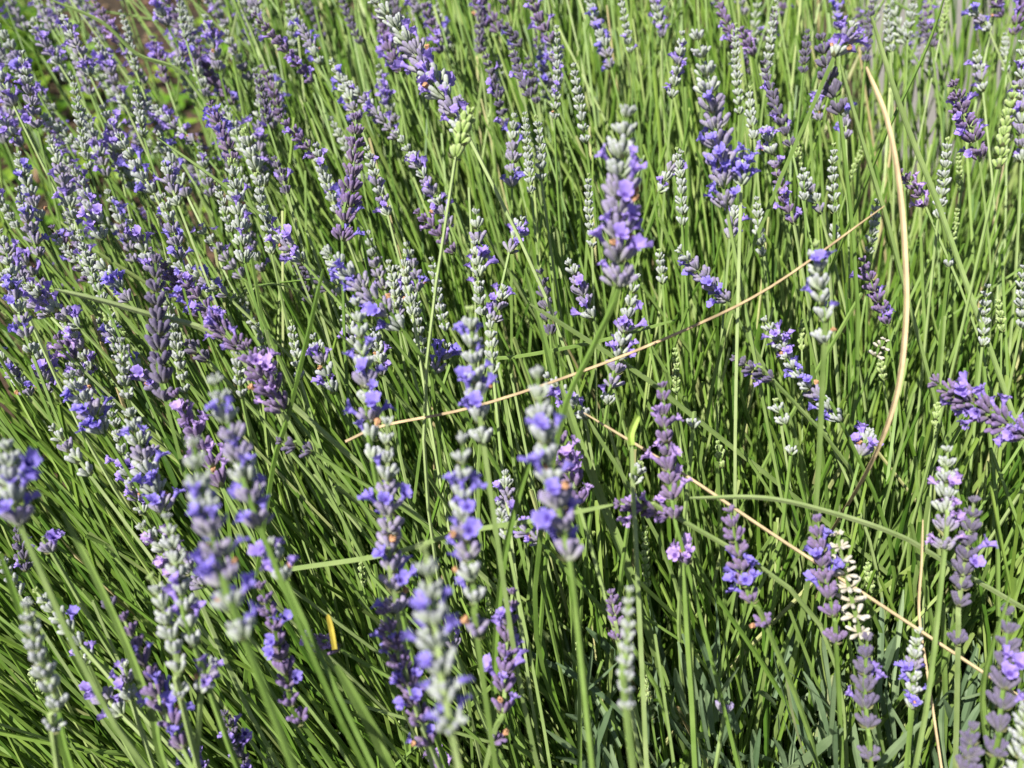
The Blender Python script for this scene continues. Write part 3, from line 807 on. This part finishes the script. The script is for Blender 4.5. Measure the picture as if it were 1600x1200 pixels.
gl = [
    ([(845, 812), (840, 690), (815, 760), (790, 860), (778, 960), (772, 1080)][1:], 11, 0.375, 'arching broad green blade beside the purple spike with crowning flower', False),
    ([(505, 420), (482, 520), (450, 650), (420, 770)], 8, 0.41, 'straight pale green stem leaning against the run of the others', True),
    ([(85, 452), (160, 470), (233, 491), (330, 520), (420, 600)], 9, 0.41, 'thick pale green stem bent flat beside the full lilac head', True),
    ([(960, 788), (840, 812), (720, 832), (605, 866), (455, 889)], 8, 0.385, 'straight green stem lying level from the nodding grey cluster', True),
    ([(1078, 778), (1195, 778), (1296, 800), (1400, 835), (1480, 880)], 8, 0.40, 'bowed green stem arching below the forked deep-purple spike', True),
    ([(828, 475), (900, 520), (1000, 585), (1070, 640)], 8, 0.44, 'short pale green stem with cut tip crossing the slanting stem', True),
    ([(1055, 500), (940, 532), (815, 556), (760, 560)], 6, 0.45, 'level green stem with a shadow band behind the slanting stem', True),
    ([(0, 866), (40, 980), (82, 1090), (112, 1210)], 13, 0.35, 'thick near green blade slanting in front of the sage green spike', False),
    ([(96, 800), (150, 905), (200, 1015), (238, 1120), (262, 1215)], 13, 0.345, 'thick grey-green stem slanting before the slanting purple spike', False),
    ([(525, 1040), (565, 1110), (592, 1160), (616, 1215)], 20, 0.34, 'broadest blurred green blade at the foot of the thick purple spike', False),
    ([(876, 600), (905, 690), (940, 780), (975, 870), (995, 930)], 15, 0.425, 'wide folded green blade behind the sideways purple spike', False),
    ([(1362, 25), (1395, 130), (1425, 215), (1465, 315), (1520, 470), (1560, 580)], 9, 0.45, 'long pale green blade slanting past the curved straw', False),
    ([(1313, 100), (1340, 195), (1372, 300), (1398, 390)], 7, 0.43, 'dark green stem below the charcoal-violet spike', True),
    ([(1578, 930), (1545, 1030), (1536, 1090), (1542, 1160)], 9, 0.375, 'bent green blade curling beside the dusky spike', False),
    ([(820, 420), (845, 510), (868, 600), (880, 680)], 10, 0.44, 'upright broad green blade crossing in front of the dry stalk', False),
    ([(1478, -12), (1449, 73), (1392, 193), (1372, 240)], 5, 0.46, 'thin dark stem slanting against the paving, crossing the pale blade', True),
    ([(1068, 880), (1075, 1000), (1082, 1100), (1088, 1215)], 11, 0.395, 'thick upright ribbed stem under the separate violet-flowered whorl', True),
    ([(1056, 780), (1100, 900), (1180, 1020), (1260, 1150)], 7, 0.43, 'long slanting green stem beside the mauve spike with one low whorl', True),
    ([(245, 215), (330, 275), (400, 330), (450, 380)], 6, 0.52, 'pale green stem leaning beside the pointed silver spike', True),
    ([(80, 0), (160, 35), (215, 85), (280, 110), (330, 170)], 6, 0.60, 'dark green stem lying across the bark-covered clearing', True),
    ([(400, 448), (430, 444), (465, 455), (500, 490)], 4, 0.43, 'thin green stem arched like a bow near the broad dusty-purple head', True),
]
for px, w, d, lab, sq in gl:
    blade_thing('grass_stalk' if sq else 'broad_shoot', px, w, d, M['stem'], lab, 'grass' if sq else 'shoot', GB, square=sq, to_root=px[0] not in ((960, 788), (1055, 500)), ddepth=0.012)
# yellowing leaf and the fresh green bud
blade_thing('yellow_leaf', [(512, 960), (518, 985), (523, 1015)], 8, 0.40, M['leaf_yellow'], 'yellowing upright leaf among violet flowers of a short purple head', 'leaf', to_root=False)
bs = blade_thing('budding_shoot', [(987, 690), (988, 725), (990, 790), (996, 900)], 7, 0.402, M['stem'], 'green shoot ending in a pointed yellow-green leaf bud by the forked purple spike', 'shoot', square=True)
bud = blade_thing('bud', [(998, 650), (991, 664), (986, 680), (987, 696)], 11, 0.40, M['bud_green'], None, None, to_root=False)
bud.parent = bs
bud.location = bud.location - bs.location

# ------------------------------------------------------------------ the mass of stems and leaves
def mass_paths(n, lo, hi, seed, short=0.0, ys_=(-160, 1750), xs_=(-500, 2100)):
    """stems that run from the crown of the bush up to just under the flowers"""
    r = np.random.default_rng(seed)
    xs, ys, ds = [], [], []
    while len(xs) < n:
        x, y = r.uniform(*xs_), r.uniform(*ys_)
        if x < 340 and y < 300 and r.random() < (1.0 if ys_[1] < 400 else 0.93): continue
        if x > 1300 and y < 330 and r.random() < (0.78 if ys_[1] < 400 else 0.60): continue
        xs.append(x); ys.append(y); ds.append(canopy(y) + r.uniform(lo, hi))
    xs, ys, ds = map(np.array, (xs, ys, ds))
    f = np.array(FWD); u = np.array(UP)
    P = np.array(CAM) + ds[:, None] * (f + np.outer((xs - 800) / F, [1, 0, 0]) + np.outer((600 - ys) / F, u))
    P[:, 2] = np.maximum(P[:, 2], 0.12)
    k = 0.55
    R = np.stack([CROWN[0] + 0.64 * (P[:, 0] - CROWN[0]), CROWN[1] + k * (P[:, 1] - CROWN[1]), np.zeros(n)], 1)
    R[:, :2] += r.normal(0, 0.075, (n, 2)) * np.array([1, 0.7])
    H = P[:, 2] - R[:, 2]
    C = R + np.stack([(P[:, 0] - R[:, 0]) * 0.25, (P[:, 1] - R[:, 1]) * 0.25, H * 0.5], 1)
    C[:, :2] += r.normal(0, 0.045, (n, 2))
    if short:
        P = R + (P - R) * r.uniform(short, 1.0, (n, 1))
    t = np.linspace(0, 1, 8)[None, :, None]
    path = (1 - t) ** 2 * P[:, None] + 2 * (1 - t) * t * C[:, None] + t * t * R[:, None]
    return path, r

def add_mass(name, path, r, kind, wmin, wmax, mat, label, cat):
    n, m, _ = path.shape
    w = r.uniform(wmin, wmax, (n, 1))
    f = np.linspace(0, 1, m)[None, :]
    if kind == 'stem':
        V, Q = sweep(path, w * 0.5 * np.interp(f, [0, 1], [0.75, 1.1]) * np.ones((n, 1)))
        per = m * 4
    else:
        V, Q = blades(path, w * np.interp(f, [0, 0.06, 0.25, 1], [0.12, 0.6, 1, 0.9]), 0.22)
        per = m * 3
    rn = np.repeat(np.clip(r.beta(1.4, 1.6, n), 0, 0.97) + (r.random(n) < 0.02) * 0.4, per)
    return tag(link(name, mesh_np(name, V, Q, mat, {'rnd': np.clip(rn, 0, 1)})), label, cat, kind='stuff')

p1, r1 = mass_paths(4000, 0.02, 0.17, 5)
add_mass('lavender_stems', p1, r1, 'stem', 0.0020, 0.0035, M['mass_stem'], 'dense sheaf of bare green lavender stems under the flowers', 'stems')
p2, r2 = mass_paths(3000, 0.03, 0.22, 6, 0.5)
add_mass('lavender_blades', p2, r2, 'blade', 0.0034, 0.0064, M['mass_blade'], 'dense narrow green leaves filling the bush between stems', 'leaves')
p3, r3 = mass_paths(1800, 0.03, 0.34, 8, 0.0, ys_=(-330, 260))
add_mass('far_lavender_stems', p3, r3, 'stem', 0.0019, 0.0031, M['mass_stem'], 'green stems at the far side of the bush', 'stems')

p4, r4 = mass_paths(420, 0.0, 0.06, 12)
add_mass('front_lavender_stems', p4, r4, 'stem', 0.0023, 0.0033, M['stem'], 'thicker pale stems running between the flower spikes', 'stems')
# bare stalks that stand clear of the others, one by one
p5, r5 = mass_paths(120, -0.015, 0.035, 13, 0.0, (-80, 1150), (-60, 1660))
pools2 = {}
for i in range(len(p5)):
    pth = p5[i:i + 1]
    base = Vector(pth[0, -1])
    wd = float(r5.uniform(0.0021, 0.0031))
    V, Q = sweep(pth - np.array(base), np.linspace(0.38, 0.58, pth.shape[1])[None, :] * wd)
    o = link('bare_stalk', mesh_np('bare_stalk', V, Q, M['stem']))
    o.location = base
    top = Vector(pth[0, 1])
    chord = Vector(pth[0, 0]) - base
    midd = max((Vector(p) - base).cross(chord.normalized()).length for p in pth[0])
    mk = min(marks, key=lambda m: (m[0] - top).length)
    look = ('bowed' if midd > 0.045 else 'straight') + (' thick' if wd > 0.0026 else ' thin')
    pools2.setdefault((look, mk[1]), []).append(((mk[0] - top).length, o))
for (look, mk), lst in pools2.items():
    lst.sort(key=lambda a: a[0])
    for i, (_, o) in enumerate(lst):
        where = f'by the {mk}' if len(lst) == 1 else f'{ORD[min(i, 8)]} the {mk}'
        tag(o, f'{look} bare green stalk without flowers, {where}', 'stalk', 'bare green stalks among the spikes')

# short grey-green leaves of the leafy cushion at the foot of the bush
def leaf_cushion(n, seed):
    r = np.random.default_rng(seed)
    P = np.stack([r.uniform(-0.45, 0.75, n), r.uniform(-0.02, 0.62, n), r.uniform(0.02, 0.27, n)], 1)
    m = 420                                             # leafy shoots reaching up where the stems stand thinly
    X, Yp, D = r.uniform(900, 1650, m), r.uniform(1060, 1330, m), r.uniform(0.45, 0.58, m)
    f, u = np.array(FWD), np.array(UP)
    P[:m] = np.array(CAM) + D[:, None] * (f + np.outer((X - 800) / F, [1, 0, 0]) + np.outer((600 - Yp) / F, u))
    out = P - np.array([CROWN[0], CROWN[1], 0.0]); out[:, 2] = 0
    out /= np.linalg.norm(out, axis=1, keepdims=True) + 1e-6
    dr = out * r.uniform(0.0, 0.7, (n, 1)) + np.array([0, 0, 1.0]) + r.normal(0, 0.35, (n, 3))
    dr /= np.linalg.norm(dr, axis=1, keepdims=True)
    L = r.uniform(0.028, 0.06, (n, 1))
    t = np.linspace(0, 1, 6)[None, :, None]
    bend = r.normal(0, 0.006, (n, 3))
    path = P[:, None] + dr[:, None] * L[:, None] * (1 - t) + bend[:, None] * (1 - t) ** 2
    w = r.uniform(0.003, 0.0048, (n, 1)) * np.interp(np.linspace(0, 1, 6), [0, 0.15, 0.4, 1], [0.25, 0.85, 1, 0.7])[None, :]
    V, Q = blades(path, w, 0.25)
    rn = np.repeat(np.clip(r.beta(2, 2, n), 0, 0.95) + (r.random(n) < 0.03) * 0.3, 18)
    return mesh_np('lavender_leaves', V, Q, M['leaf_grey'], {'rnd': np.clip(rn, 0, 1)})
tag(link('lavender_leaves', leaf_cushion(9000, 9)), 'grey-green narrow leaves in a cushion at the foot of the bush', 'leaves', kind='stuff')

# ------------------------------------------------------------------ clearing beyond the bush
def scatter_leaves(name, n, seed, xr, yr, zr, lr, wf, mat, label, cat, up=0.7, keep=None):
    r = np.random.default_rng(seed)
    P = np.stack([r.uniform(*xr, n), r.uniform(*yr, n), r.uniform(*zr, n)], 1)
    if keep is not None:
        P = P[keep(P, r)]
        n = len(P)
    a = r.uniform(0, 2 * math.pi, n)
    dr = np.stack([np.cos(a), np.sin(a), r.uniform(-0.1, up, n)], 1)
    dr /= np.linalg.norm(dr, axis=1, keepdims=True)
    L = r.uniform(*lr, (n, 1))
    t = np.linspace(0, 1, 5)[None, :, None]
    path = P[:, None] + dr[:, None] * L[:, None] * t - np.array([0, 0, 1.0]) * (t ** 2) * L[:, None] * 0.25
    w = L * wf * np.array([[0.25, 0.8, 1.0, 0.75, 0.1]])
    side = np.stack([-np.sin(a), np.cos(a), r.normal(0, 0.3, n)], 1)
    V, Q = blades(path, w, 0.15, side=side)
    rn = np.repeat(r.random(n), 15)
    return tag(link(name, mesh_np(name, V, Q, mat, {'rnd': rn})), label, cat, kind='stuff')
def clumps(P, r):
    c = np.array([(-1.0, 1.75), (-0.75, 1.55), (-0.6, 1.95), (-1.25, 2.1), (-0.95, 1.35), (-0.45, 1.6), (-1.5, 2.4), (-0.2, 2.1), (-1.1, 1.1), (-1.45, 1.6)])
    d = np.min(np.linalg.norm(P[:, None, :2] - c[None], axis=2), axis=1)
    return (d < 0.22 * r.uniform(0.5, 1.3, len(P)))
scatter_leaves('groundcover', 6500, 31, (-2.0, 0.1), (0.9, 2.8), (0.01, 0.14), (0.02, 0.045), 0.62, M['weed'], 'bright green leafy groundcover in the clearing beyond the bush', 'groundcover', 0.7, clumps)
scatter_leaves('bark_chips', 6000, 32, (-2.4, 0.5), (0.6, 3.4), (0.002, 0.02), (0.015, 0.05), 0.35, M['chips'], 'brown bark chips and dead leaves on the soil beyond the bush', 'mulch', 0.25)
def tuft(P, r):
    d = np.linalg.norm(P[:, :2] - np.array([-1.35, 2.0]), axis=1)
    return d < 0.30
scatter_leaves('grass', 3000, 33, (-1.8, -0.9), (1.6, 2.5), (0.0, 0.10), (0.08, 0.16), 0.06, M['weed'], 'tuft of bright yellow-green grass beyond the bush', 'grass', 2.5, tuft)

# ------------------------------------------------------------------ the crowd of further spikes, too many to tell apart
def far_spikes(n, seed):
    r = random.Random(seed)
    sides, prof = 5, [(0.0, 0.4), (0.35, 0.95), (0.8, 0.95), (1.0, 0.2)]
    L, R = 0.0066, 0.00125
    cv = np.array([(R * p * math.cos(2 * math.pi * k / sides), R * p * math.sin(2 * math.pi * k / sides), z * L) for z, p in prof for k in range(sides)])
    ct = np.array([z for z, p in prof for k in range(sides)])
    cq = np.array([(i * sides + k, i * sides + (k + 1) % sides, (i + 1) * sides + (k + 1) % sides, (i + 1) * sides + k) for i in range(3) for k in range(sides)])
    fm = COROLLA['violet'][0]
    fv = np.array([tuple(v.co) for v in fm.vertices])[51:]
    fq = np.array([(b + i * 3 + j, b + i * 3 + j + 1, b + (i + 1) * 3 + j + 1, b + (i + 1) * 3 + j) for b in range(0, 60, 12) for i in range(3) for j in range(2)])
    V, Q, Tt, MI = [], [], [], []
    off = 0
    for _ in range(n):
        z = r.random()
        if z < 0.45: x, y = r.uniform(-250, 420), r.uniform(-200, 480)
        elif z < 0.8: x, y = r.uniform(250, 1150), r.uniform(-260, 60)
        else: x, y = r.uniform(1150, 1850), r.uniform(-260, 120)
        d = canopy(y) + r.uniform(0.05, 0.22)
        a = math.radians(lean_at(x) + r.gauss(0, 13))
        P = at(x, y, d)
        dr = (UP * math.cos(a) - RIGHT * math.sin(a) + FWD * r.uniform(-0.3, 0.1)).normalized()
        kind = r.choice((0, 1, 1, 1, 2)) if x < 1150 else r.choice((0, 0, 1, 2))
        nw, sc = r.randint(5, 9), r.uniform(0.8, 1.15)
        for w in range(nw):
            f = w / nw
            q = Vector((0, 0, 1)).rotation_difference(dr)
            base = Matrix.Translation(P + dr * 0.0075 * w * sc) @ q.to_matrix().to_4x4() @ Matrix.Scale(sc * (1.05 - 0.5 * f * f), 4)
            mk = 0 if (kind == 1 and f > 0.6) else kind
            nb = 7
            for i in range(nb):
                A = base @ calyx_frame(2 * math.pi * i / nb + r.uniform(-0.3, 0.3) + w, r.uniform(0.4, 0.9), 0, r.uniform(0.85, 1.1), (i % 2) * 0.001)
                An = np.array(A)
                V.append(cv @ An[:3, :3].T + An[:3, 3]); Q.append(cq + off); Tt.append(ct); off += len(cv); MI += [mk] * len(cq)
                if r.random() < (0.16 if kind else 0.03):
                    An = np.array(A @ Matrix.Translation((0, 0, L * 0.9)))
                    V.append(fv @ An[:3, :3].T + An[:3, 3]); Q.append(fq + off); Tt.append(np.full(len(fv), 0.9)); off += len(fv); MI += [3] * len(fq)
        # its stem
        Rt = root_of(P)
        bz = [P + dr * 0.0075 * (nw - 1) * sc, P, P.lerp(P - dr * 0.2, 0.7), P.lerp(Rt, 0.6), Rt]
        pa = np.array([[tuple(p) for p in catmull(bz, 3)]])
        sv, sq = sweep(pa, np.full((1, pa.shape[1]), 0.0011))
        V.append(sv); Q.append(sq + off); Tt.append(np.full(len(sv), 0.5)); off += len(sv); MI += [4] * len(sq)
    return mesh_np('far_lavender', np.vstack(V), np.vstack(Q), [M['silver'], M['lilac'], M['purple'], M['cor_violet'], M['stem']], {'t': np.concatenate(Tt)}, smooth=True, mat_index=MI)
tag(link('far_lavender', far_spikes(230, 77)), 'crowd of further lavender spikes at the back of the bush', 'lavender', kind='stuff')
